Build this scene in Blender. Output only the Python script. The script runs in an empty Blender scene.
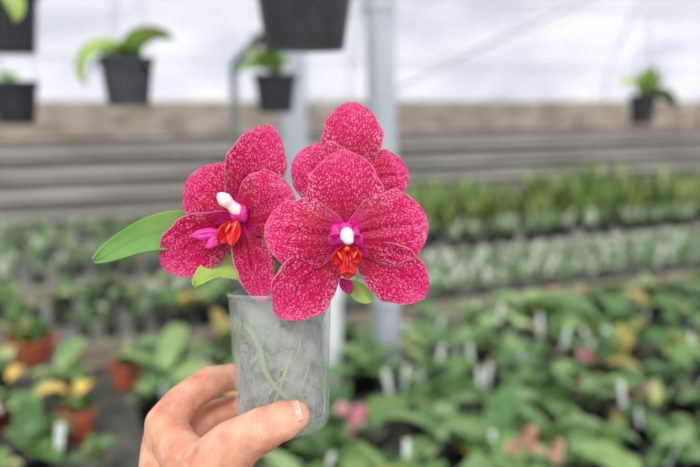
import bpy, math, random
import numpy as np
from mathutils import Vector, Matrix
random.seed(7); np.random.seed(7)
sc = bpy.context.scene
sc.view_settings.view_transform = 'Standard'

# ------------------------------------------------------------------ camera
CAM = Vector((0, 0, 1.6)); PITCH = math.radians(11.0); F = 680.0
FW = Vector((0, math.cos(PITCH), -math.sin(PITCH)))
UP = Vector((0, math.sin(PITCH), math.cos(PITCH)))
RT = Vector((1, 0, 0))
def P(x, y, d):            # measured photo position + distance -> world metres
    return CAM + d * (FW + RT * ((x - 350) / F) + UP * ((233.5 - y) / F))
def on_z(x, y, z):
    r = FW + RT * ((x - 350) / F) + UP * ((233.5 - y) / F)
    return CAM + r * ((z - CAM.z) / r.z)
cam = bpy.data.cameras.new('camera'); co = bpy.data.objects.new('camera', cam)
sc.collection.objects.link(co); sc.camera = co
co.location = CAM; co.rotation_euler = (math.radians(90) - PITCH, 0, 0)
cam.lens = F * 36 / 700; cam.sensor_width = 36; cam.clip_start = 0.02
cam.dof.use_dof = True; cam.dof.focus_distance = 0.383; cam.dof.aperture_fstop = 4.0

# row directions of the greenhouse
ANG = math.atan(680 / 1700)
R = Vector((math.cos(ANG), math.sin(ANG), 0)); N = Vector((-math.sin(ANG), math.cos(ANG), 0))
def G(t, s, z): return R * t + N * s + Vector((0, 0, z))

# ------------------------------------------------------------------ materials
def newmat(name):
    m = bpy.data.materials.new(name); m.use_nodes = True
    nt = m.node_tree; b = nt.nodes['Principled BSDF']
    return m, nt, b
def lin(c):
    return tuple(((v / 255) / 12.92 if v / 255 <= .04045 else ((v / 255 + .055) / 1.055) ** 2.4) for v in c) + (1,)
def ramp(nt, stops):
    r = nt.nodes.new('ShaderNodeValToRGB'); e = r.color_ramp.elements
    while len(e) > 1: e.remove(e[-1])
    e[0].position = stops[0][0]; e[0].color = stops[0][1]
    for p, c in stops[1:]:
        x = e.new(p); x.color = c
    return r
def M(nt, op, a, b=None, c=None, clamp=False):
    n = nt.nodes.new('ShaderNodeMath'); n.operation = op; n.use_clamp = clamp
    for i, v in enumerate((a, b, c)):
        if v is None: continue
        if isinstance(v, (int, float)): n.inputs[i].default_value = v
        else: nt.links.new(v, n.inputs[i])
    return n.outputs[0]
def simple(name, c1, c2=None, scale=20, rough=.6, bump=0, stretch=None, spec=.4):
    m, nt, b = newmat(name); b.inputs['Roughness'].default_value = rough
    b.inputs['Specular IOR Level'].default_value = spec
    if c2 is None: c2 = tuple(min(255, v * 1.12) for v in c1)
    tc = nt.nodes.new('ShaderNodeTexCoord'); n = nt.nodes.new('ShaderNodeTexNoise')
    n.inputs['Scale'].default_value = scale; n.inputs['Detail'].default_value = 5
    mp = nt.nodes.new('ShaderNodeMapping')
    if stretch: mp.inputs['Scale'].default_value = stretch
    nt.links.new(tc.outputs['Object'], mp.inputs[0]); nt.links.new(mp.outputs[0], n.inputs[0])
    r = ramp(nt, [(.35, lin(c1)), (.65, lin(c2))]); nt.links.new(n.outputs[0], r.inputs[0])
    nt.links.new(r.outputs[0], b.inputs['Base Color'])
    if bump:
        bp = nt.nodes.new('ShaderNodeBump'); bp.inputs['Strength'].default_value = bump
        bp.inputs['Distance'].default_value = .002
        nt.links.new(n.outputs[0], bp.inputs['Height']); nt.links.new(bp.outputs[0], b.inputs['Normal'])
    return m
def leafmat(name, cols, rough=.38, trans=.22):
    m, nt, b = newmat(name); b.inputs['Roughness'].default_value = rough
    g = nt.nodes.new('ShaderNodeNewGeometry')
    r = ramp(nt, [(i / max(1, len(cols)), lin(c)) for i, c in enumerate(cols)]); r.color_ramp.interpolation = 'CONSTANT'
    nt.links.new(g.outputs['Random Per Island'], r.inputs[0])
    tc = nt.nodes.new('ShaderNodeTexCoord'); n = nt.nodes.new('ShaderNodeTexNoise'); n.inputs['Scale'].default_value = 45
    nt.links.new(tc.outputs['Object'], n.inputs[0])
    mx = nt.nodes.new('ShaderNodeMix'); mx.data_type = 'RGBA'; mx.blend_type = 'MULTIPLY'
    rr = ramp(nt, [(.3, (.75, .75, .75, 1)), (.7, (1.1, 1.1, 1.1, 1))]); nt.links.new(n.outputs[0], rr.inputs[0])
    mx.inputs[0].default_value = 1
    nt.links.new(r.outputs[0], mx.inputs[6]); nt.links.new(rr.outputs[0], mx.inputs[7])
    nt.links.new(mx.outputs[2], b.inputs['Base Color'])
    tr = nt.nodes.new('ShaderNodeBsdfTranslucent'); nt.links.new(mx.outputs[2], tr.inputs[0])
    ms = nt.nodes.new('ShaderNodeMixShader'); ms.inputs[0].default_value = trans
    nt.links.new(b.outputs[0], ms.inputs[1]); nt.links.new(tr.outputs[0], ms.inputs[2])
    nt.links.new(ms.outputs[0], nt.nodes['Material Output'].inputs[0])
    return m

def petalmat():
    m, nt, b = newmat('speckled_petal'); L = nt.links
    uvn = nt.nodes.new('ShaderNodeUVMap'); uvn.uv_map = 'mm'
    uvs = nt.nodes.new('ShaderNodeUVMap'); uvs.uv_map = 'UVMap'
    sp = nt.nodes.new('ShaderNodeSeparateXYZ'); L.new(uvs.outputs[0], sp.inputs[0])
    v = M(nt, 'ABSOLUTE', M(nt, 'SUBTRACT', M(nt, 'MULTIPLY', sp.outputs[0], 2), 1))
    u = sp.outputs[1]
    # fan-shaped coordinates: speckle rows follow the veins of the petal
    cb = nt.nodes.new('ShaderNodeCombineXYZ')
    L.new(M(nt, 'MULTIPLY', sp.outputs[0], 44), cb.inputs[0]); L.new(M(nt, 'MULTIPLY', u, 33), cb.inputs[1])
    geo = nt.nodes.new('ShaderNodeNewGeometry'); L.new(M(nt, 'MULTIPLY', geo.outputs['Random Per Island'], 50), cb.inputs[2])
    nz = nt.nodes.new('ShaderNodeTexNoise'); nz.inputs['Scale'].default_value = .45; L.new(cb.outputs[0], nz.inputs[0])
    vm = nt.nodes.new('ShaderNodeVectorMath'); vm.operation = 'MULTIPLY_ADD'
    L.new(nz.outputs['Color'], vm.inputs[0]); vm.inputs[1].default_value = (1.5, 1.5, 0); L.new(cb.outputs[0], vm.inputs[2])
    vo = nt.nodes.new('ShaderNodeTexVoronoi'); vo.voronoi_dimensions = '3D'; vo.inputs['Scale'].default_value = .95; L.new(vm.outputs[0], vo.inputs[0])
    n2 = nt.nodes.new('ShaderNodeTexNoise'); n2.inputs['Scale'].default_value = .13; L.new(uvn.outputs[0], n2.inputs[0])
    edge = M(nt, 'MAXIMUM', M(nt, 'POWER', v, 2.5), M(nt, 'POWER', u, 3))
    th = M(nt, 'ADD', M(nt, 'MULTIPLY', edge, .24), M(nt, 'MULTIPLY_ADD', n2.outputs[0], .45, .11))
    spk = M(nt, 'MULTIPLY', M(nt, 'SUBTRACT', th, vo.outputs['Distance']), 4.6, clamp=True)
    low = M(nt, 'MULTIPLY', M(nt, 'SUBTRACT', u, .12), 3, clamp=True)
    spk = M(nt, 'MULTIPLY', M(nt, 'MULTIPLY', spk, low), .58)
    rim = M(nt, 'MAXIMUM', M(nt, 'MULTIPLY', M(nt, 'SUBTRACT', v, .95), 18, clamp=True), M(nt, 'MULTIPLY', M(nt, 'SUBTRACT', u, .98), 40, clamp=True))
    fac = M(nt, 'MAXIMUM', spk, M(nt, 'MULTIPLY', rim, .6))
    rb = ramp(nt, [(0, lin((240, 130, 220))), (.1, lin((216, 14, 130))), (.28, lin((178, 0, 56))), (.6, lin((206, 0, 82))), (1, lin((232, 24, 122)))])
    L.new(u, rb.inputs[0])
    mx = nt.nodes.new('ShaderNodeMix'); mx.data_type = 'RGBA'
    L.new(fac, mx.inputs[0]); L.new(rb.outputs[0], mx.inputs[6]); mx.inputs[7].default_value = lin((255, 180, 214))
    L.new(mx.outputs[2], b.inputs['Base Color'])
    b.inputs['Roughness'].default_value = .4; b.inputs['Specular IOR Level'].default_value = .25
    vein = M(nt, 'SINE', M(nt, 'MULTIPLY', sp.outputs[0], 75))
    hgt = M(nt, 'ADD', M(nt, 'MULTIPLY', vein, .35), vo.outputs['Distance'])
    bp = nt.nodes.new('ShaderNodeBump'); bp.inputs['Strength'].default_value = .35; bp.inputs['Distance'].default_value = .0006
    L.new(hgt, bp.inputs['Height']); L.new(bp.outputs[0], b.inputs['Normal'])
    tr = nt.nodes.new('ShaderNodeBsdfTranslucent'); L.new(mx.outputs[2], tr.inputs[0])
    ms = nt.nodes.new('ShaderNodeMixShader'); ms.inputs[0].default_value = .28
    L.new(b.outputs[0], ms.inputs[1]); L.new(tr.outputs[0], ms.inputs[2])
    L.new(ms.outputs[0], nt.nodes['Material Output'].inputs[0])
    return m

m_petal = petalmat()
m_white = simple('column_white', (244, 222, 222), (252, 238, 232), 300, .4)
m_red = simple('lip_red', (184, 10, 26), (218, 36, 34), 500, .35)
m_purple = simple('lip_purple', (204, 20, 122), (226, 60, 164), 400, .4)
m_orange = simple('callus_orange', (222, 84, 36), (236, 130, 56), 500, .4)
m_leafheld = simple('held_leaf', (100, 144, 66), (134, 172, 96), 24, .5, spec=.3)
m_leafpale = simple('held_leaf_pale', (150, 184, 84), (184, 206, 112), 30, .5, spec=.3)
m_stem = simple('stem_green', (100, 130, 60), (120, 90, 60), 60, .5)
m_leaf = leafmat('orchid_leaf', [(76, 118, 58), (122, 162, 90), (150, 184, 110), (98, 142, 74), (172, 196, 130), (112, 156, 86), (88, 132, 66), (138, 172, 104), (196, 206, 128), (104, 146, 80), (128, 168, 96), (90, 128, 72), (160, 190, 118), (118, 154, 84), (84, 124, 64), (146, 178, 108), (106, 150, 82), (156, 184, 124), (206, 186, 96)])
m_leafdark = leafmat('upright_leaf', [(96, 130, 54), (128, 160, 74), (154, 178, 92), (84, 118, 52), (172, 184, 110)])
m_seed = leafmat('seedling_leaf', [(130, 164, 104), (164, 190, 138), (196, 210, 176), (132, 162, 104), (108, 142, 84)])
m_yellow = simple('yellow_leaf', (214, 176, 74), (228, 196, 96), 30, .5)
m_black = simple('black_plastic', (36, 36, 42), (50, 50, 56), 40, .45)
m_dkgrey = simple('dark_grey_pot', (54, 56, 62), (70, 72, 78), 30, .5)
m_grey = simple('grey_plastic_pot', (104, 102, 100), (134, 132, 128), 30, .6)
m_terra = simple('terracotta', (176, 86, 58), (202, 110, 76), 25, .8)
m_soil = simple('bark_soil', (50, 40, 32), (90, 74, 60), 90, .95, .8)
m_tag = simple('white_tag', (240, 242, 244), (252, 252, 252), 30, .5)
m_pink = leafmat('pink_blossom', [(228, 120, 165), (240, 175, 190), (244, 206, 200), (222, 90, 140)], .5, .3)
m_peach = leafmat('pale_blossom', [(228, 186, 162), (206, 146, 130), (234, 210, 180), (190, 180, 120)], .5, .3)
m_steel = simple('galvanised_steel', (168, 176, 184), (190, 196, 204), 14, .5, stretch=(1, 1, .3))
m_pipe = simple('grey_pipe', (120, 124, 126), (140, 144, 146), 20, .5)
m_bench = simple('bench_mesh', (70, 70, 62), (104, 104, 94), 30, .85, .3)
m_bench2 = simple('bench_mesh_pale', (126, 128, 118), (158, 160, 148), 12, .8, .3)
m_edge = simple('bench_edge', (146, 132, 114), (172, 160, 142), 9, .8, .3)

# ------------------------------------------------------------------ mesh builder
class MB:
    def __init__(s): s.v = []; s.f = []; s.mi = []; s.uv = []; s.uv2 = []; s.mats = []
    def mat(s, m):
        if m not in s.mats: s.mats.append(m)
        return s.mats.index(m)
    def add(s, vs, fs, m, uv=None, uv2=None):
        o = len(s.v); k = s.mat(m)
        s.v += [tuple(v) for v in vs]; s.f += [tuple(i + o for i in f) for f in fs]; s.mi += [k] * len(fs)
        s.uv += uv if uv else [(0, 0)] * len(vs); s.uv2 += uv2 if uv2 else [(0, 0)] * len(vs)
    def grid(s, fn, nu, nv, m):
        vs = []; uv = []; uv2 = []
        for i in range(nu + 1):
            for j in range(nv + 1):
                r = fn(i / nu, -1 + 2 * j / nv)
                if isinstance(r, tuple) and len(r) == 2: vs.append(r[0]); uv2.append(r[1])
                else: vs.append(r); uv2.append((0, 0))
                uv.append((j / nv, i / nu))
        fs = [(i * (nv + 1) + j, i * (nv + 1) + j + 1, (i + 1) * (nv + 1) + j + 1, (i + 1) * (nv + 1) + j) for i in range(nu) for j in range(nv)]
        s.add(vs, fs, m, uv, uv2)
    def tube(s, pts, rad, m, n=10):
        pts = [Vector(p) for p in pts]
        if isinstance(rad, (int, float)): rad = [rad] * len(pts)
        vs = []; a = None
        for i, p in enumerate(pts):
            d = (pts[min(i + 1, len(pts) - 1)] - pts[max(i - 1, 0)]).normalized()
            if a is None: a = d.orthogonal().normalized()
            a = (a - d * a.dot(d)).normalized(); b = d.cross(a)
            for k in range(n):
                t = 2 * math.pi * k / n; vs.append(p + (a * math.cos(t) + b * math.sin(t)) * rad[i])
        fs = [(i * n + k, i * n + (k + 1) % n, (i + 1) * n + (k + 1) % n, (i + 1) * n + k) for i in range(len(pts) - 1) for k in range(n)]
        fs.append(tuple(range(n))[::-1]); fs.append(tuple(range((len(pts) - 1) * n, len(pts) * n)))
        s.add(vs, fs, m)
    def lathe(s, prof, o, m, up=Vector((0, 0, 1)), n=24, cap=True):
        up = Vector(up).normalized(); a = up.orthogonal().normalized(); b = up.cross(a); o = Vector(o)
        vs = []
        for r, h in prof:
            for k in range(n):
                t = 2 * math.pi * k / n; vs.append(o + up * h + (a * math.cos(t) + b * math.sin(t)) * r)
        fs = [(i * n + k, i * n + (k + 1) % n, (i + 1) * n + (k + 1) % n, (i + 1) * n + k) for i in range(len(prof) - 1) for k in range(n)]
        if cap: fs.append(tuple(range(n))[::-1]); fs.append(tuple(range((len(prof) - 1) * n, len(prof) * n)))
        s.add(vs, fs, m)
    def box(s, c, ex, ey, ez, m):   # centre, half-extent vectors
        c = Vector(c); vs = [c + ex * i + ey * j + ez * k for i in (-1, 1) for j in (-1, 1) for k in (-1, 1)]
        s.add(vs, [(0, 1, 3, 2), (4, 6, 7, 5), (0, 4, 5, 1), (2, 3, 7, 6), (0, 2, 6, 4), (1, 5, 7, 3)], m)
    def ell(s, c, ax, ay, az, m, n=14, bend=None):
        c = Vector(c)
        def fn(u, v):
            th = math.pi * u; ph = math.pi * (v + 1)
            return c + ax * (math.sin(th) * math.cos(ph)) + ay * (math.sin(th) * math.sin(ph)) + az * math.cos(th)
        s.grid(fn, n, n * 2, m)
    def obj(s, name, parent=None, smooth=True, solid=0, auto=False):
        me = bpy.data.meshes.new(name); me.from_pydata(s.v, [], s.f)
        for m in s.mats: me.materials.append(m)
        me.polygons.foreach_set('material_index', s.mi)
        me.polygons.foreach_set('use_smooth', [smooth] * len(s.f))
        li = np.zeros(len(me.loops), dtype=np.int32); me.loops.foreach_get('vertex_index', li)
        for nm, arr in (('UVMap', s.uv), ('mm', s.uv2)):
            l = me.uv_layers.new(name=nm); a = np.array(arr, dtype=np.float32)[li]; l.data.foreach_set('uv', a.ravel())
        me.update(); o = bpy.data.objects.new(name, me); sc.collection.objects.link(o)
        if auto:
            try:
                me.set_sharp_from_angle(angle=math.radians(35))
            except Exception: pass
        if solid:
            md = o.modifiers.new('t', 'SOLIDIFY'); md.thickness = solid; md.offset = 0
        if parent: o.parent = parent
        return o
def empty(name):
    e = bpy.data.objects.new(name, None); sc.collection.objects.link(e); e.empty_display_size = .1; return e

# ------------------------------------------------------------------ greenhouse shell
fm = simple('ground_concrete', (110, 106, 96), (142, 136, 124), 3, .9, .4)
b = MB(); b.box(G(3, 1.5, -.05), R * 17, N * 6, Vector((0, 0, .05)), fm); b.obj('floor', smooth=False)

m_conc = simple('weathered_wall', (140, 126, 112), (186, 174, 162), 5, .9, .4, stretch=(1, 1, 2.5))
m_dark = simple('wall_gap_brown', (74, 66, 58), (100, 90, 80), 6, .9)
m_slat = simple('grey_slat', (142, 138, 130), (176, 172, 164), 3, .75, .2, stretch=(.5, .5, 4))
b = MB(); WS = 6.0
b.box(G(3, WS + .06, .8), R * 17, N * .05, Vector((0, 0, .8)), m_dark)
b.box(G(3, WS - .02, 1.45), R * 17, N * .035, Vector((0, 0, .15)), m_conc)
b.box(G(3, WS - .02, .2), R * 17, N * .035, Vector((0, 0, .2)), m_conc)
for i in range(5):
    z = 1.215 - i * .17
    b.box(G(3, WS - .03, z), R * 17, N * .02 + Vector((0, 0, .004)), Vector((0, 0, .053)) + N * .02, m_slat)
    b.tube([G(-14, WS - .055, z + .045), G(20, WS - .055, z + .045)], .018, m_slat, 8)
b.obj('wall_back', smooth=False)

def filmmat():
    m, nt, bb = newmat('roof_film_plastic'); L = nt.links
    tc = nt.nodes.new('ShaderNodeTexCoord'); mp = nt.nodes.new('ShaderNodeMapping'); L.new(tc.outputs['Object'], mp.inputs[0])
    mp.inputs['Rotation'].default_value = (0, 0, -ANG); mp.inputs['Scale'].default_value = (.45, 1.6, 1.6)
    n = nt.nodes.new('ShaderNodeTexNoise'); n.inputs['Scale'].default_value = 1.5; n.inputs['Detail'].default_value = 5; L.new(mp.outputs[0], n.inputs[0])
    r = ramp(nt, [(.36, (.14, .14, .14, 1)), (.64, (.74, .74, .74, 1))]); L.new(n.outputs[0], r.inputs[0])
    t = nt.nodes.new('ShaderNodeBsdfTransparent'); d = nt.nodes.new('ShaderNodeBsdfTranslucent'); d.inputs[0].default_value = (.82, .82, .91, 1)
    d2 = nt.nodes.new('ShaderNodeBsdfDiffuse'); d2.inputs[0].default_value = (.74, .74, .84, 1)
    ms0 = nt.nodes.new('ShaderNodeMixShader'); ms0.inputs[0].default_value = .45; L.new(d.outputs[0], ms0.inputs[1]); L.new(d2.outputs[0], ms0.inputs[2])
    ms = nt.nodes.new('ShaderNodeMixShader'); L.new(r.outputs[0], ms.inputs[0]); L.new(ms0.outputs[0], ms.inputs[1]); L.new(t.outputs[0], ms.inputs[2])
    L.new(ms.outputs[0], nt.nodes['Material Output'].inputs[0]); return m
m_film = filmmat()
prof = [(6.05, 1.58), (6.0, 2.0), (5.7, 2.55), (5.1, 3.05), (4.2, 3.4), (3, 3.62), (1.5, 3.75), (0, 3.62), (-1.5, 3.3), (-2.6, 2.8), (-3.2, 2.2)]
b = MB()
def ff(u, v):
    k = u * (len(prof) - 1); i = min(int(k), len(prof) - 2); q = k - i
    s = prof[i][0] * (1 - q) + prof[i + 1][0] * q; z = prof[i][1] * (1 - q) + prof[i + 1][1] * q
    return G(3 + 17 * v, s, z + .02 * math.sin(v * 60) * math.sin(u * 3.14))
b.grid(ff, 30, 60, m_film); b.obj('ceiling')
m_rib = simple('white_painted_pipe', (205, 208, 214), (220, 222, 226), 14, .5)
b = MB()
for t in range(-13, 20, 3):
    b.tube([G(t + .4, s - .03, z - .04) for s, z in prof], .012, m_rib, 8)
for s, z in (prof[1], prof[2], prof[3], prof[4], prof[6]):
    b.tube([G(-14, s - .05, z - .05), G(20, s - .05, z - .05)], .010, m_rib, 8)
b.tube([G(2.6, 5.9, 1.62), G(5.4, 5.0, 3.0)], .02, m_rib, 8)
b.obj('roof_pipe_frame', auto=True)

# ------------------------------------------------------------------ benches
BZ = .62
def bench(name, s0, s1, m=None, t0=-5, t1=11):
    b = MB(); c = (s0 + s1) / 2; h = (s1 - s0) / 2; tc = (t0 + t1) / 2; th = (t1 - t0) / 2
    b.box(G(tc, c, BZ - .015), R * th, N * h, Vector((0, 0, .012)), m or m_bench2)
    for s in (s0, s1): b.box(G(tc, s, BZ - .02), R * th, N * .015, Vector((0, 0, .045)), m_edge)
    t = t0 + .3
    while t < t1:
        for s in (s0 + .1, s1 - .1): b.box(G(t, s, (BZ - .03) / 2), R * .03, N * .03, Vector((0, 0, (BZ - .03) / 2)), m_edge)
        t += 1.8
    return b.obj(name, smooth=False)
bench('plant_bench', .95, 2.55, m_bench); bench('plant_bench', 2.78, 3.6); bench('plant_bench', 3.75, 5.3)

def leaf(b, base, az, L, W, e0, e1, m, nu=8, nv=4, fold=.25, twist=0):
    h = Vector((math.cos(az), math.sin(az), 0)); sd = Vector((-math.sin(az), math.cos(az), 0))
    pts = [Vector(base)]; nn = []
    for i in range(nu + 1):
        e = e0 + (e1 - e0) * (i / nu); d = h * math.cos(e) + Vector((0, 0, math.sin(e)))
        nn.append(-h * math.sin(e) + Vector((0, 0, math.cos(e))))
        if i < nu: pts.append(pts[-1] + d * (L / nu))
    def fn(u, v):
        i = int(round(u * nu)); w = W * .5 * max(.03, math.sin(math.pi * min(1, (u * .93 + .06)) ** .85) ** .7) if u < 1 else W * .03
        s2 = sd * math.cos(twist) + nn[i] * math.sin(twist)
        return pts[i] + s2 * (v * w) + nn[i] * (abs(v) * w * fold)
    b.grid(fn, nu, nv, m)
def pot(b, o, r, h, m, n=14, soil=True, rim=True):
    pr = [(r * .74, 0), (r * .98, h * .86)]
    if rim: pr += [(r * 1.07, h * .86), (r * 1.07, h), (r * .97, h), (r * .95, h * .88)]
    else: pr += [(r, h), (r * .93, h), (r * .92, h * .88)]
    b.lathe(pr, o, m, n=n)
    if soil: b.lathe([(r * .95, h * .86), (r * .6, h * .9), (.002, h * .91)], o, m_soil, n=n, cap=False)
def plant(b, o, size, m, nl=5, potm=None, e=(.9, -.4)):
    r = size * .24 + .012; h = .085
    pot(b, o, r, h, potm or m_black, n=10)
    a = random.uniform(0, 6.28); top = Vector(o) + Vector((0, 0, h * .9)); wf = random.uniform(.34, .52)
    for k in range(nl):
        aa = a + (k % 2) * math.pi + random.uniform(-.75, .75) + k * .2
        L = size * random.uniform(.65, 1.15)
        leaf(b, top + Vector((0, 0, .006 * k)), aa, L, L * wf, random.uniform(.3, e[0]), random.uniform(e[1], .1), m, twist=random.uniform(-.4, .4))
def blossom(b, c, r, m, face):
    face = Vector(face).normalized(); a = face.orthogonal().normalized(); bb = face.cross(a)
    off = random.uniform(0, 1)
    for k in range(5):
        t = k * 2 * math.pi / 5 + off; d = a * math.cos(t) + bb * math.sin(t); s = face.cross(d)
        b.grid(lambda u, v: Vector(c) + d * (r * u) + s * (v * r * .45 * max(.05, math.sin(math.pi * min(.98, u * .9 + .07)) ** .6)) + face * (r * .15 * (v * v - u * u)), 5, 4, m)
    b.ell(Vector(c) + face * r * .12, a * r * .16, bb * r * .16, face * r * .2, m_orange, 5)

# posts
def post(name, x, y, w, m=m_steel, top=3.6, lean=Vector((0, 0, 0))):
    b = MB(); base = Vector((x, y, 0))
    b.box(base + Vector((0, 0, top / 2)) + lean * .5, R * (w / 2), N * (w / 2), Vector((0, 0, top / 2)) + lean * .5, m)
    b.box(base + Vector((0, 0, .01)), R * w, N * w, Vector((0, 0, .01)), m)
    for z in (.9, 1.9): b.box(base + Vector((0, 0, z)) + lean * (z / top), R * (w / 2 + .004), N * (w / 2 + .004), Vector((0, 0, .015)), m)
    o = b.obj(name, smooth=False); bv = o.modifiers.new('b', 'BEVEL'); bv.width = .006; bv.segments = 2
    return o
post('support_post', .15, 2.32, .078, lean=Vector((-.10, 0, 0)))
post('support_post', -.245, 3.0, .095)
# white pipe stub standing in for an unidentified pale upright behind the held pot
b = MB(); q = P(332, 366, 2.35)
b.lathe([(.034, BZ - q.z), (.034, .24), (.04, .24), (.04, .29), (.03, .3), (.03, .27)], q, m_tag, n=20); b.obj('white_pipe_stub', auto=True)
PX = [(.15, 2.32), (-.245, 3.0), (q.x, q.y)]

# near bench mass of orchids
b = MB(); tags = MB()
def clear(p, r=.075): return all((p.x - a) ** 2 + (p.y - c) ** 2 > r * r for a, c in PX)
terr = [(33, 358, .088, .085), (126, 386, .05, .09), (80, 438, .045, .09), (585, 395, .045, .08)]
TP = [on_z(x, y, BZ) for x, y, _, _ in terr]
TC = [q * 1.0 for q in TP] + [q - Vector((q.x, q.y, 0)).normalized() * .14 for q in TP[:3]] + [q - Vector((q.x, q.y, 0)).normalized() * .26 for q in TP[:1]]
s = 1.1
row = 0
while s < 2.5:
    t = -2.6 + (row % 2) * .07
    while t < 6.5:
        p = G(t + random.uniform(-.05, .05), s + random.uniform(-.05, .05), BZ)
        if clear(p) and random.random() > .09 and all((p - q).length > .11 for q in TC):
            px = 350 + 680 * p.x / max(p.y, .1)
            left = px < 250
            sz = random.choice([.08, .11, .13, .15, .18])
            if left and random.random() < .08: t += .14; continue
            plant(b, p, sz, m_leaf, random.choice([4, 5, 5, 6, 7]), random.choice([m_black, m_black, m_black, m_grey, m_terra if random.random() < .4 else m_black]), e=(1.15, -.5))
            if random.random() < .26:
                q = p + Vector((random.uniform(-.04, .04), -.04, .07)); d = Vector((random.uniform(-.35, .35), random.uniform(-.3, .3), 1)).normalized()
                tags.box(q + d * .045, R * .007, N * .0008, d * random.uniform(.025, .045), m_tag)
        t += .138
    s += .128; row += 1
for x, y in [(92, 385), (70, 395), (198, 300), (30, 372)]:
    q = on_z(x, y, BZ + .12); leaf(b, q, random.uniform(3.6, 5.2), .11, .06, .9, -.9, m_yellow)
b.obj('potted_orchid_plants', solid=0)

# second bench : seedlings in trays (right) + medium plants (left)
b = MB()
for i in range(46):
    t = -2.4 + i * .2
    for s in (2.93, 3.15, 3.37):
        if t < .7:
            for k in range(2):
                if random.random() < .85: plant(b, G(t + k * .1 + random.uniform(-.03, .03), s + random.uniform(-.05, .05), BZ), random.uniform(.08, .16), m_seed if random.random() < .4 else m_leaf, 6, random.choice([m_grey, m_black, m_grey]), e=(1.2, 0))
            continue
        c = G(t, s, BZ + .025)
        b.box(c, R * .094, N * .1, Vector((0, 0, .025)), m_black)
        b.box(c + Vector((0, 0, .027)), R * .088, N * .094, Vector((0, 0, .003)), m_grey)
        for k in range(24):
            q = c + R * random.uniform(-.085, .085) + N * random.uniform(-.09, .09) + Vector((0, 0, .025)); a = random.uniform(0, 6.28); sc_l = random.uniform(.8, 1.4)
            for j in range(3): leaf(b, q, a + j * 2.1 + random.uniform(-.3, .3), random.uniform(.04, .075) * sc_l, .022 * sc_l, 1.2, .2, m_seed, 4, 2)
        for k in range(3):
            q = c + R * random.uniform(-.08, .08) + N * random.uniform(-.08, .08) + Vector((0, 0, .03))
            tags.box(q + Vector((0, 0, .035)), R * .008, N * .0008, Vector((0, 0, .035)), m_tag)
b.obj('seedling_trays')
# third bench: upright plants
b = MB()
for i in range(75):
    t = -4 + i * .17
    clump = .7 + .45 * math.sin(i * .9) * math.sin(i * .37 + 1)
    for s in np.arange(3.95, 5.25, .16):
        q = G(t + random.uniform(-.05, .05), s + random.uniform(-.04, .04), BZ)
        right = t > .9
        if not right and random.random() < .12: continue
        pot(b, q, .05, .08, m_black if right else m_grey, n=8)
        tall = random.uniform(.7, 1.35) * (clump + .35)
        for j in range(10 if right else 8):
            a = random.uniform(0, 6.28)
            hgt = random.uniform(.13, .28) * tall if right and s > 4.2 else random.uniform(.06, .13)
            leaf(b, q + Vector((random.uniform(-.03, .03), random.uniform(-.03, .03), .075)), a, hgt, .032 if right else .035, random.uniform(.9, 1.5), random.uniform(.0, 1.1), m_leafdark if s > 4.2 and right else m_seed, 5, 2)
        if random.random() < (.35 if s < 4.2 else .08): tags.box(q + Vector((0, 0, .12)), R * .009, N * .0008, Vector((0, 0, .045)), m_tag)
b.obj('upright_potted_plants')
for x, y in [(480, 388), (405, 385), (388, 390), (60, 447), (565, 345), (606, 345), (440, 363), (470, 362), (488, 384), (622, 402), (540, 330), (690, 350), (500, 318)]:
    q = on_z(x, y, BZ + .12); tags.box(q + Vector((0, 0, .02)), R * .009, N * .0008, Vector((random.uniform(-.01, .01), 0, .045)), m_tag)
tags.obj('plant_labels', smooth=False)

# terracotta pots with plants
for x, y, r, h in terr:
    q = on_z(x, y, BZ + .0); b = MB()
    pot(b, q + Vector((0, 0, .0)), r, h, m_terra, n=28)
    for k in range(22 if x < 50 else 6):
        leaf(b, q + Vector((random.uniform(-.6, .6) * r, random.uniform(-.6, .6) * r, h * .9)), random.uniform(0, 6.28), random.uniform(.05, .1), .04, 1.4, .1, m_leaf)
    b.obj('terracotta_potted_plant', auto=True)

# flowering spikes on the benches
def spike(x, y, d, cols=3, r=.022, m=None):
    c = P(x, y, d); b = MB(); base = Vector((c.x + .04, c.y + .03, BZ + .08))
    b.tube([base, base.lerp(c, .5) + Vector((.02, 0, .04)), c + Vector((0, .02, .01))], .0022, m_stem, 6)
    for k in range(cols):
        blossom(b, c + Vector((random.uniform(-.035, .035), random.uniform(-.01, .02), random.uniform(-.025, .025))), r, m or m_pink, (random.uniform(-.5, .5), -1, random.uniform(-.1, .6)))
    b.obj('pink_orchid_spray')
for a in [(528, 325, 2.7, 2, .02), (588, 357, 2.3, 2, .018), (348, 412, 1.75, 4, .020), (522, 442, 1.6, 6, .017, m_peach), (548, 456, 1.55, 4, .016, m_peach), (362, 440, 1.7, 1, .014), (580, 292, 3.1, 2, .02), (240, 300, 2.9, 1, .02), (412, 408, 1.9, 1, .012), (640, 392, 1.9, 1, .012)]: spike(*a)

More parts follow.
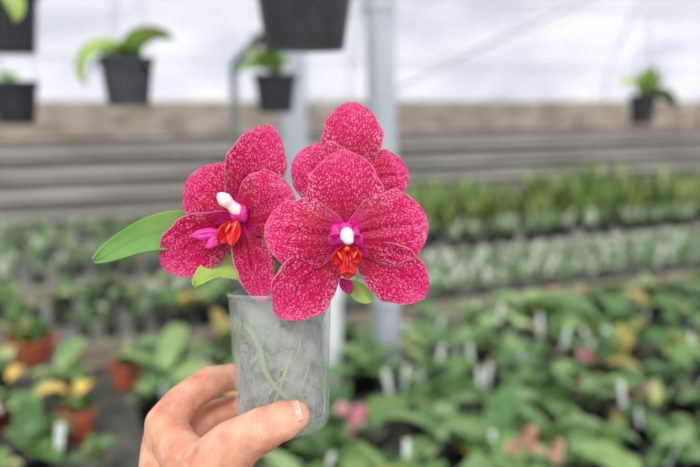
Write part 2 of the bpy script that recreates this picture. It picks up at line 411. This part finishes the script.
# ------------------------------------------------------------------ hanging pots
def hang(x, y, d, wpx, hpx, m, leaves, name='hanging_potted_plant', ztop=None):
    """x,y = centre of pot bottom"""
    o = P(x, y, d); r = wpx / 2 * d / F; h = hpx * d / F; b = MB()
    n = 32
    b.lathe([(r * .72, 0), (r * .76, 0), (r * .93, h * .8), (r * .93, h * .84), (r, h * .84), (r * 1.02, h), (r * .96, h), (r * .93, h * .9)], o, m, n=n)
    b.lathe([(r * .93, h * .88), (r * .5, h * .93), (.002, h * .95)], o, m_soil, n=n, cap=False)
    for k in range(8):   # drainage slots
        a = k * math.pi / 4 + .2
        c = o + Vector((math.cos(a), math.sin(a), 0)) * r * .8 + Vector((0, 0, h * .3)); t = Vector((-math.sin(a), math.cos(a), 0)); nn = Vector((math.cos(a), math.sin(a), 0))
        b.box(c, t * r * .05, nn * r * .012, Vector((0, 0, h * .07)) + nn * r * .017, m_grey)
    hook = o + Vector((0, 0, h + .32)); top = o + Vector((0, 0, max(h + .5, 3.3 - o.z)))
    for k in range(3):
        a = k * 2.094 + .5; b.tube([o + Vector((math.cos(a) * r, math.sin(a) * r, h * .92)), hook], .0011, m_pipe, 5)
    b.tube([hook, top], .0014, m_pipe, 5)
    top = o + Vector((0, 0, h * .93))
    for i, (az, L, W, e0, e1) in enumerate(leaves):
        leaf(b, top, az, L, W, e0, e1, m_leafheld if i % 3 == 1 else m_leafpale, 12, 6, twist=-.5)
    b.obj(name, auto=True)
pi = math.pi
hang(305, 50, 1.05, 104, 78, m_black, [(0, .12, .05, .8, 0), (2.5, .12, .05, .8, 0), (4, .1, .05, .9, 0)])
hang(129, 106, 1.75, 53, 47, m_dkgrey, [(pi + .25, .18, .09, .9, -2.3), (pi - .3, .14, .07, .7, -1.6), (-.25, .16, .065, 1.1, -.4), (.3, .15, .06, 1.2, -.5), (-1.6, .08, .06, .8, .1), (-2.4, .1, .06, .8, .0), (-.8, .08, .06, .7, 0), (2.0, .1, .06, .9, .3), (-.3, .1, .06, .3, -1.4)])
hang(17, 124, 1.9, 46, 42, m_black, [(1.6, .06, .04, 1.0, .3), (3, .06, .04, .9, .1)])
hang(14, 53, 1.6, 54, 60, m_black, [(-1.5, .1, .05, .8, 0), (3, .1, .05, .8, 0)])
hang(276, 113, 2.1, 44, 38, m_black, [(-2.4, .16, .10, 1.4, .5), (-2.9, .13, .08, .9, -.9), (-2.0, .14, .08, 1.3, .1), (-1.7, .13, .07, 1.4, .6), (4.0, .15, .1, 1.3, .3), (3.4, .12, .08, 1.1, .2), (-.2, .08, .04, 1.3, .4)])
hang(641, 124, 3.0, 27, 29, m_black, [(-2.9, .15, .09, 1.0, -.3), (.4, .17, .07, 1.2, .4), (-.2, .16, .10, .3, -1.2), (-1.5, .15, .07, 1.3, .7), (-.5, .15, .10, .3, -1.2), (-1, .13, .08, 1.2, 0), (-2.3, .14, .07, 1.2, .2)])
# large leaf in top left corner of another hanging plant
b = MB(); oo = P(-25, -20, 1.2); leaf(b, oo, -.15, .11, .085, -.1, -1.6, m_leafpale, 12, 6); leaf(b, oo, 2.6, .12, .05, .6, -.3, m_leafpale, 12, 6)
pot(b, oo - Vector((0, 0, .11)), .045, .115, m_black, n=24); b.tube([oo, oo + Vector((0, 0, 1.3))], .0014, m_pipe, 5); b.obj('hanging_potted_plant', auto=True)
# pipe rack
b = MB(); c = P(233, 62, 3.0)
b.tube([Vector((c.x, c.y, 0)), Vector((c.x, c.y, c.z - .03)), c + Vector((.008, -.02, -.005)), P(258, 40, 2.1), P(300, 5, 1.35), P(330, -25, 1.05)], .017, m_pipe, 12)
b.obj('pipe_rack', auto=True)

# ------------------------------------------------------------------ held potted orchid
root = empty('potted_orchid')
MM = .001
def wfun(u, peak, pw):
    k = math.log(.5) / math.log(peak)
    return max(.02, math.sin(math.pi * min(.999, max(.004, u)) ** k)) ** pw
def petal(b, base, tip, hw, d0, sidez=0, cup=3, arch=-3, peak=.56, pw=.62, m=None, wav=1.3, nu=44, nv=32, ph=None):
    """base/tip = (x,y,z mm toward viewer); hw px"""
    ph = random.uniform(0, 6) if ph is None else ph
    sc_ = d0 / F
    A = P(base[0], base[1], d0 - base[2] * MM); B = P(tip[0], tip[1], d0 - tip[2] * MM)
    ax = B - A; L = ax.length; a = ax.normalized()
    sd = a.cross(-FW).normalized(); sd = (sd + (-FW) * sidez).normalized(); nn = sd.cross(a).normalized()
    if nn.dot(FW) > 0: nn = -nn
    H = hw * sc_
    def fn(u, v):
        w = wfun(u, peak, pw) * (1 + .03 * math.sin(u * 17 + ph + v * 2) + .02 * math.sin(u * 31 + v * 5 + ph))
        p = A + a * (L * u) + sd * (v * w * H)
        z = cup * v * v * w + arch * (u - .35) ** 2 * 2.2 + wav * math.sin(v * 3.2 + u * 8 + ph) * (abs(v) ** 2) * w
        z -= 1.3 * math.exp(-(v / .10) ** 2) * (1 - u * .7)
        z += .3 * math.sin(v * 16 + ph) * w * (1 - abs(v))
        return (p + nn * (z * MM), (v * w * H / MM + ph * 10, L * u / MM + ph * 7))
    b.grid(fn, nu, nv, m or m_petal)
def E(b, x, y, z, rx, ry, rz, m, d0, rot=0):
    c = P(x, y, d0 - z * MM); s = d0 / F; cr, sr = math.cos(rot), math.sin(rot)
    b.ell(c, (RT * cr + UP * sr) * rx * s, (-RT * sr + UP * cr) * ry * s, -FW * rz * MM, m)
def column(b, p0, p1, d0, r0, r1):
    """tapered column with rounded anther cap; p=(x,y,z mm)"""
    A = P(p0[0], p0[1], d0 - p0[2] * MM); B = P(p1[0], p1[1], d0 - p1[2] * MM); s = d0 / F; pts = []; rs = []
    for i in range(17):
        q = i / 16; pts.append(A.lerp(B, q))
        rr = r0 + (r1 - r0) * q + 1.2 * math.exp(-((q - .72) / .14) ** 2) - .7 * math.exp(-((q - .45) / .12) ** 2)
        rr *= math.sqrt(max(.02, 1 - max(0, (q - .72) / .285) ** 2)); rs.append(rr * s)
    b.tube(pts, rs, m_white, 18)

# front bloom
D = .374; b = MB()
petal(b, (346, 240, -3), (343, 149, -4), 39, D, cup=2.5, arch=-1.5, peak=.52, pw=.66)
petal(b, (344, 238, -2), (278, 318, -3), 31, D, sidez=.1, cup=2.5, arch=-2, peak=.6, pw=.66)
petal(b, (350, 240, -2), (426, 297, -4), 29, D, sidez=-.1, cup=2.5, arch=-2, peak=.6, pw=.6)
petal(b, (349, 238, 0), (264, 231, 2), 36.5, D, cup=-2.5, arch=-2.5, peak=.55, pw=.5)
petal(b, (344, 236, 0), (428, 222, 2), 38, D, cup=-2.5, arch=-2.5, peak=.57, pw=.5)
E(b, 338, 234, 3.5, 7, 10, 3, m_purple, D, .3); E(b, 354, 235, 3.5, 5, 8, 3, m_purple, D, -.3); E(b, 345.5, 229, 5, 7, 6, 4, m_purple, D)
E(b, 347, 235.5, 9, 6.4, 7.6, 4.5, m_white, D); E(b, 348.5, 240.5, 10.8, 4.6, 3.6, 2.6, m_white, D)
petal(b, (345, 246, 6), (333, 264, 11), 9, D, sidez=.8, cup=1.5, arch=0, m=m_red, wav=.2, nu=12, nv=8)
petal(b, (350, 246, 6), (360, 263, 11), 9, D, sidez=-.8, cup=1.5, arch=0, m=m_red, wav=.2, nu=12, nv=8)
petal(b, (338, 243, 4), (330, 235, 10), 7, D, m=m_purple, wav=.2, cup=1, arch=0, nu=10, nv=8)
petal(b, (354, 243, 4), (361, 235, 10), 6, D, m=m_purple, wav=.2, cup=1, arch=0, nu=10, nv=8)
petal(b, (347, 248, 5), (348, 277, 12), 9, D, cup=-2, arch=-3, m=m_red, wav=.2, peak=.6, nu=16, nv=10)
E(b, 347, 249, 9, 2.4, 2, 2, m_orange, D); E(b, 340, 256, 10, 1.1, 4, 1.3, m_orange, D, .5); E(b, 355, 255, 10, 1.1, 3.5, 1.3, m_orange, D, -.5)
E(b, 347, 264, 10, 2.2, 8, 2.5, m_red, D)
E(b, 344, 272, 11, 5, 2, 1.5, m_red, D, .5); E(b, 351, 272, 11, 5, 2, 1.5, m_red, D, -.5)
b.obj('front_bloom', root, solid=.0005)

# back bloom
D = .40; b = MB()
petal(b, (352, 188, -3), (352, 101, -3), 31, D, cup=2.5, arch=-3, peak=.58, pw=.6)
petal(b, (352, 188, -2), (312, 235, -3), 24, D); petal(b, (354, 188, -2), (392, 232, -3), 24, D)
petal(b, (362, 195, 0), (294, 158, 1), 34, D, cup=-2, arch=-2, pw=.54, peak=.55)
petal(b, (344, 182, 0), (409, 174, 1), 28, D, cup=-2, arch=-2, pw=.54, peak=.58)
E(b, 352, 190, 4, 8, 9, 5, m_white, D)
b.obj('rear_bloom', root, solid=.0005)

# left bloom, turned to the left
D = .402; b = MB()
petal(b, (236, 218, -2), (271, 125, -2), 30, D, sidez=-.25, cup=2.5, arch=-2, peak=.55, pw=.64)
petal(b, (240, 214, -3), (162, 268, -10), 31, D, sidez=.2, cup=2.5, arch=-2, peak=.58, pw=.62)
petal(b, (240, 216, 2), (263, 302, 7), 20, D, sidez=.5, cup=2, arch=-1, peak=.55, pw=.6)
petal(b, (242, 222, 0), (186, 178, -8), 36, D, sidez=.2, cup=-2, arch=-3, peak=.58, pw=.52)
petal(b, (234, 220, 2), (292, 192, 10), 35, D, sidez=0, cup=-2.5, arch=-3, peak=.58, pw=.54)
E(b, 239, 213, 4, 9, 9, 4, m_purple, D)
column(b, (241, 214, 4), (218, 194, 11), D, 6, 5.2)
petal(b, (236, 220, 5), (219, 243, 11), 10, D, sidez=.6, m=m_red, cup=1.5, arch=0, wav=.2, nu=12, nv=8)
petal(b, (238, 220, 8), (231, 246, 13), 9, D, sidez=-.6, m=m_red, cup=1.5, arch=0, wav=.2, nu=12, nv=8)
petal(b, (226, 232, 5), (191, 236, 10), 6, D, m=m_purple, cup=-1.5, arch=-2, wav=.3, nu=14, nv=8)
petal(b, (224, 234, 5), (206, 247, 10), 5, D, m=m_purple, cup=-1, arch=-2, wav=.3, nu=12, nv=8)
E(b, 228, 228, 11, 1.1, 5, 1.3, m_orange, D, -.5); E(b, 244, 214, 8, 3.5, 8, 3, m_purple, D)
b.obj('side_bloom', root, solid=.0005)

# bud / small petal below, stems
b = MB(); D = .39
petal(b, (345, 280, 0), (372, 302, 2), 9, D, m=m_leafpale, cup=2, arch=0, nu=12, nv=8)
petal(b, (340, 278, 1), (352, 293, 3), 6, D, m=m_purple, cup=2, arch=0, nu=12, nv=8)
b.tube([P(262, 300, .425), P(275, 270, .428), P(300, 230, .425), P(325, 200, .415), P(345, 190, .41), P(352, 188, .403)], .002, m_stem, 10)
b.tube([P(325, 202, .416), P(335, 225, .40), P(346, 238, .38)], .0016, m_stem, 10)
b.tube([P(285, 252, .427), P(262, 230, .42), P(240, 216, .405)], .0016, m_stem, 10)
b.obj('flower_stems', root)

# leaves
def strap(b, pts, hws, side, m, nu=30, nv=10, fold=2.0):
    pts = [P(*p) for p in pts]; k = len(pts) - 1
    def cr(t):
        i = min(int(t * k), k - 1); q = t * k - i
        p0 = pts[max(i - 1, 0)]; p1 = pts[i]; p2 = pts[i + 1]; p3 = pts[min(i + 2, k)]
        return .5 * ((2 * p1) + (p2 - p0) * q + (2 * p0 - 5 * p1 + 4 * p2 - p3) * q * q + (3 * p1 - p0 - 3 * p2 + p3) * q ** 3)
    side = Vector(side).normalized()
    def fn(u, v):
        c = cr(u); d = (cr(min(1, u + .02)) - cr(max(0, u - .02))).normalized()
        s = (side - d * side.dot(d)).normalized(); n = d.cross(s)
        w = hws * max(.03, math.sin(math.pi * min(.995, .12 + u * .88) ** 1.15)) ** .65 * .42 / F
        return c + s * (v * w) + n * (fold * MM * (v * v - .25 * math.exp(-(v / .15) ** 2)) * (1 if n.z > 0 else -1))
    b.grid(fn, nu, nv, m)
b = MB()
strap(b, [(255, 285, .425), (225, 250, .428), (190, 232, .425), (145, 238, .41), (94, 263, .395)], 22, UP * .9 + FW * .5, m_leafheld, nv=20, fold=3)
strap(b, [(262, 290, .42), (238, 272, .415), (215, 272, .41), (196, 288, .40)], 17, UP * .6 + FW * .8, m_leafpale, fold=3, nv=20)
strap(b, [(262, 290, .425), (240, 262, .44), (215, 262, .455), (196, 280, .465)], 18, UP * .6 + FW * .8, m_leafheld, nv=20)
strap(b, [(270, 292, .425), (305, 270, .44), (335, 275, .45)], 15, UP * .6 + FW * .8, m_leafheld)
b.obj('leaves', root, solid=.0012)

# clear plastic pot
T = P(280, 291, .42); Bm = P(283, 427, .42); upv = (T - Bm).normalized(); H = (T - Bm).length
m_clear, nt, bs = newmat('clear_plastic'); L_ = nt.links
tc = nt.nodes.new('ShaderNodeTexCoord'); nz = nt.nodes.new('ShaderNodeTexNoise'); nz.inputs['Scale'].default_value = 70; nz.inputs['Detail'].default_value = 7; L_.new(tc.outputs['Object'], nz.inputs[0])
rr = ramp(nt, [(.35, (.50, .50, .50, 1)), (.7, (.82, .82, .82, 1))]); L_.new(nz.outputs[0], rr.inputs[0])
bs.inputs['Base Color'].default_value = lin((196, 202, 202)); bs.inputs['Roughness'].default_value = .2
tp = nt.nodes.new('ShaderNodeBsdfTransparent'); ms = nt.nodes.new('ShaderNodeMixShader')
L_.new(rr.outputs[0], ms.inputs[0]); L_.new(bs.outputs[0], ms.inputs[1]); L_.new(tp.outputs[0], ms.inputs[2]); L_.new(ms.outputs[0], nt.nodes['Material Output'].inputs[0])
b = MB(); r1 = .0315; r0 = .0278
pr = [(.001, 0), (r0 * .9, 0), (r0, .003)] + [(r0 + (r1 - r0) * k / 8, .003 + (H - .006) * k / 8) for k in range(1, 9)] + [(r1 * 1.03, H - .002), (r1 * 1.03, H), (r1 * .99, H)]
b.lathe(pr, Bm, m_clear, up=upv, n=64, cap=False)
for k in range(16):  # moulded vertical ribs
    a0 = upv.orthogonal().normalized(); b0 = upv.cross(a0); t = k * math.pi / 8; d = a0 * math.cos(t) + b0 * math.sin(t)
    b.tube([Bm + d * (r0 + .0001) + upv * .004, Bm + d * (r0 + (r1 - r0) * .3) + upv * (H * .28)], .0003, m_clear, 6)
b.obj('clear_pot', root)
m_moss, nt, bs = newmat('sphagnum_bark'); L_ = nt.links
tc = nt.nodes.new('ShaderNodeTexCoord'); nz = nt.nodes.new('ShaderNodeTexNoise'); nz.inputs['Scale'].default_value = 110; nz.inputs['Detail'].default_value = 9; nz.inputs['Roughness'].default_value = .75; nz.inputs['Distortion'].default_value = .8; L_.new(tc.outputs['Object'], nz.inputs[0])
rr = ramp(nt, [(.34, lin((70, 72, 54))), (.44, lin((124, 126, 106))), (.55, lin((172, 174, 158))), (.64, lin((136, 142, 108))), (.75, lin((86, 96, 60)))]); L_.new(nz.outputs[0], rr.inputs[0]); L_.new(rr.outputs[0], bs.inputs['Base Color'])
bp = nt.nodes.new('ShaderNodeBump'); bp.inputs['Distance'].default_value = .002; L_.new(nz.outputs[0], bp.inputs['Height']); L_.new(bp.outputs[0], bs.inputs['Normal']); bs.inputs['Roughness'].default_value = .9
b = MB()
def moss(u, v):
    a = math.pi * (v + 1); a0 = upv.orthogonal().normalized(); b0 = upv.cross(a0); h = .004 + u * (H * .93)
    r = (r0 + (r1 - r0) * u - .0045) * (1 + .04 * math.sin(a * 5 + u * 12) + .03 * math.sin(a * 9 - u * 21))
    if u > .97: r *= .05
    if u < .03: r *= .05
    return Bm + upv * h + (a0 * math.cos(a) + b0 * math.sin(a)) * r
b.grid(moss, 40, 48, m_moss); b.obj('moss', root)
m_root = simple('green_root', (118, 146, 68), (160, 176, 112), 80, .5)
b = MB()
for k in range(11):
    a = random.uniform(0, 6.28); h = random.uniform(.5, .95); pts = []
    da = random.uniform(-1.2, 1.2); dh = random.uniform(.3, .7)
    a0 = -FW; a0 = (a0 - upv * a0.dot(upv)).normalized(); b0 = RT
    for j in range(18):
        q = j / 17
        if k == 0: th = -.75 + 1.1 * q + .1 * math.sin(q * 8); hh = .8 - .62 * q
        elif k == 1: th = .35 - .5 * q; hh = .62 - .45 * q
        elif k == 2: th = -.2 + .9 * q; hh = .3 + .12 * math.sin(q * 4)
        else: th = a + da * q + .15 * math.sin(q * 9 + k); hh = h - dh * q + .03 * math.sin(q * 11 + k)
        hh = max(.06, hh)
        r = r0 + (r1 - r0) * hh - .0026
        pts.append(Bm + upv * (H * hh) + (a0 * math.cos(th) + b0 * math.sin(th)) * r)
    rk = (.0021, .0015, .0013)[k] if k < 3 else random.uniform(.0007, .0011)
    b.tube(pts, [rk * (1 - .3 * j / 17) for j in range(18)], m_root, 8)
b.obj('roots', root)

# ------------------------------------------------------------------ hand
import bmesh
bm = bmesh.new(); bmesh.ops.create_icosphere(bm, subdivisions=3, radius=1)
iv = np.array([v.co[:] for v in bm.verts]); ifc = [tuple(v.index for v in f.verts) for f in bm.faces]; bm.free()
HV = []; HF = []
def ball(c, r):
    o = len(HV) * len(iv); HV.append(iv * r + np.array(c)); HF.extend([tuple(i + o for i in f) for f in ifc])
def chain(nodes, crease=()):
    pts = [np.array(P(n[0], n[1], n[2])) for n in nodes]; rs = [n[3] * .41 / F for n in nodes]; k = len(pts) - 1
    for i in range(k):
        L = np.linalg.norm(pts[i + 1] - pts[i]); m = max(2, int(L / .0009))
        p0 = pts[max(i - 1, 0)]; p1 = pts[i]; p2 = pts[i + 1]; p3 = pts[min(i + 2, k)]
        for j in range(m + (i == k - 1)):
            q = j / m
            c = .5 * (2 * p1 + (p2 - p0) * q + (2 * p0 - 5 * p1 + 4 * p2 - p3) * q * q + (3 * p1 - p0 - 3 * p2 + p3) * q ** 3)
            r = rs[i] * (1 - q) + rs[i + 1] * q
            if i > 0: r *= 1 - .06 * math.sin(math.pi * q)
            ball(c, r)
# fingers (index, middle, ring, little) wrapping behind the pot
chain([(166, 424, .430, 22), (183, 402, .438, 19), (208, 384, .448, 18.5), (236, 377, .4625, 15.5), (268, 378, .4665, 14), (292, 386, .4635, 12)])
chain([(168, 448, .447, 20), (206, 418, .460, 16.5), (238, 407, .471, 15), (272, 404, .4695, 14), (296, 408, .464, 12)])
chain([(172, 470, .455, 18), (210, 441, .467, 15.5), (244, 430, .472, 14), (270, 424, .469, 13), (288, 420, .464, 11)])
chain([(184, 492, .455, 16), (216, 466, .464, 13.5), (236, 455, .468, 12), (246, 448, .466, 10.5)])
# thumb
chain([(204, 508, .400, 42), (214, 472, .392, 34), (232, 448, .385, 26), (262, 430, .378, 21), (282, 421, .3765, 18.5), (294, 416.5, .377, 15)])
# palm
W = (186, 545, .43)
for n in [(166, 424, .430, 22), (168, 448, .447, 20), (172, 470, .455, 18), (184, 492, .455, 16)]:
    chain([n, (176, 490, .438, 31), (W[0], W[1], W[2], 38)])
chain([(168, 430, .430, 20), (182, 454, .413, 24), (203, 474, .396, 28)])
chain([(160, 436, .435, 17), (160, 470, .43, 22), (168, 520, .43, 28)])
chain([(210, 505, .405, 40), (200, 525, .42, 44), (190, 552, .43, 44)])
# forearm
chain([(186, 545, .43, 44), (188, 580, .432, 46), (185, 680, .43, 52), (170, 900, .42, 60)])
hv = np.concatenate(HV)
me = bpy.data.meshes.new('hand'); me.from_pydata(hv.tolist(), [], HF); me.update()
hand = bpy.data.objects.new('hand', me); sc.collection.objects.link(hand)
rm = hand.modifiers.new('r', 'REMESH'); rm.mode = 'VOXEL'; rm.voxel_size = .0009; rm.use_smooth_shade = True
sm = hand.modifiers.new('s', 'SMOOTH'); sm.factor = .5; sm.iterations = 7
m_skin, nt, bs = newmat('skin'); L_ = nt.links
tc = nt.nodes.new('ShaderNodeTexCoord'); n1 = nt.nodes.new('ShaderNodeTexNoise'); n1.inputs['Scale'].default_value = 55; n1.inputs['Detail'].default_value = 9; n1.inputs['Roughness'].default_value = .6; L_.new(tc.outputs['Object'], n1.inputs[0])
r = ramp(nt, [(.3, lin((196, 120, 94))), (.5, lin((220, 158, 128))), (.7, lin((234, 186, 158)))]); L_.new(n1.outputs[0], r.inputs[0])
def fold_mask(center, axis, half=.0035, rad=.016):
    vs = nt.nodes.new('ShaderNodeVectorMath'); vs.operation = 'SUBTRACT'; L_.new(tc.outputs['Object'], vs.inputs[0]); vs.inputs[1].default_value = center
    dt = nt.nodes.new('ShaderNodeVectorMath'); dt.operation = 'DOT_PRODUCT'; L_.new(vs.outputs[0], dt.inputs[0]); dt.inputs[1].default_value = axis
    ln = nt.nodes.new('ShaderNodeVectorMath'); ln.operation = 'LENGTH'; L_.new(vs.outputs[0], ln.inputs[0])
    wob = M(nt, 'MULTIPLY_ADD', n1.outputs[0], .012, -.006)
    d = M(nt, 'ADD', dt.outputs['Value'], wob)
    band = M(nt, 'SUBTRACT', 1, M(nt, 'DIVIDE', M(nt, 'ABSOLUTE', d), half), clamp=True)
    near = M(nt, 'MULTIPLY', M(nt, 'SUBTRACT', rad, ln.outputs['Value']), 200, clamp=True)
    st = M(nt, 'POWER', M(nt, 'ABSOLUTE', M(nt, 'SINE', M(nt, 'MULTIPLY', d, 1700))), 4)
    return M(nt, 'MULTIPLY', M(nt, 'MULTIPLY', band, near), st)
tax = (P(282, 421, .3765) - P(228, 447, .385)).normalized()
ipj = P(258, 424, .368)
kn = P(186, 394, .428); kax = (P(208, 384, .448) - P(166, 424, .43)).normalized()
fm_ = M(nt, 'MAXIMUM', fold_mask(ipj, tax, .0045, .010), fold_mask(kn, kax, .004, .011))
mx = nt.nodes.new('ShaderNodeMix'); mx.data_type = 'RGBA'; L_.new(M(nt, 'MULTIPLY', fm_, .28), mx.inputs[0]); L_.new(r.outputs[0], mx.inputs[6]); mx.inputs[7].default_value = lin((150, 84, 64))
L_.new(mx.outputs[2], bs.inputs['Base Color'])
bs.inputs['Roughness'].default_value = .48; bs.inputs['Subsurface Weight'].default_value = .06; bs.inputs['Subsurface Radius'].default_value = (.006, .002, .001); bs.inputs['Subsurface Scale'].default_value = .5
n2 = nt.nodes.new('ShaderNodeTexVoronoi'); n2.inputs['Scale'].default_value = 620; L_.new(tc.outputs['Object'], n2.inputs[0])
n3 = nt.nodes.new('ShaderNodeTexNoise'); n3.inputs['Scale'].default_value = 160; n3.inputs['Detail'].default_value = 3
mp = nt.nodes.new('ShaderNodeMapping'); mp.inputs['Scale'].default_value = (1, .5, .35); mp.inputs['Rotation'].default_value = (0, math.radians(-25), 0); L_.new(tc.outputs['Object'], mp.inputs[0]); L_.new(mp.outputs[0], n3.inputs[0])
bp = nt.nodes.new('ShaderNodeBump'); bp.inputs['Strength'].default_value = .4; bp.inputs['Distance'].default_value = .0004; L_.new(n2.outputs['Distance'], bp.inputs['Height'])
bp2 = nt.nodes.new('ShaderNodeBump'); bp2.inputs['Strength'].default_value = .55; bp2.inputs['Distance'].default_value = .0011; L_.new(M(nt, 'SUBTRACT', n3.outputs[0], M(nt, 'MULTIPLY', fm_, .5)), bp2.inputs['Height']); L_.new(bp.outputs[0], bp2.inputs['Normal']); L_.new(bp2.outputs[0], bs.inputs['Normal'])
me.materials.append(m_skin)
# thumb nail
m_nail = simple('nail', (226, 160, 142), (234, 174, 156), 60, .25)
m_nailtip = simple('nail_edge', (232, 190, 174), (236, 198, 182), 60, .3)
ax = (P(300, 412, .378) - P(280, 420, .378)).normalized(); tow = (-FW * .78 + UP * .62); sd = ax.cross(tow).normalized(); tow = sd.cross(ax).normalized()
if tow.dot(FW) > 0: tow = -tow
c = P(294, 416.5, .377)
def nailf(u, v, k=1.0):
    th = v * .85; hw = 1.0 if u > .3 else (.72 + .93 * u)
    rr_ = .0092 * (1.0 - .12 * u * u) * k
    return c + ax * ((u - .55) * .013) + sd * (math.sin(th * hw) * rr_) + tow * (math.cos(th * hw) * rr_ - .0004)
b = MB(); b.grid(lambda u, v: nailf(u * .92, v), 14, 12, m_nail); b.grid(lambda u, v: nailf(.92 + .09 * u * (1 - .5 * v * v), v), 4, 12, m_nailtip); b.obj('thumb_nail', hand, solid=.0004)

# ------------------------------------------------------------------ light
w = bpy.data.worlds.new('sky'); sc.world = w; w.use_nodes = True
bg = w.node_tree.nodes['Background']; bg.inputs[0].default_value = (.94, .95, 1.0, 1); bg.inputs[1].default_value = 1.15
s = bpy.data.lights.new('sun', 'SUN'); s.energy = 4.0; s.angle = math.radians(14); s.color = (1, .98, .94)
so = bpy.data.objects.new('sun', s); sc.collection.objects.link(so); so.rotation_euler = (math.radians(42), math.radians(-16), math.radians(10))
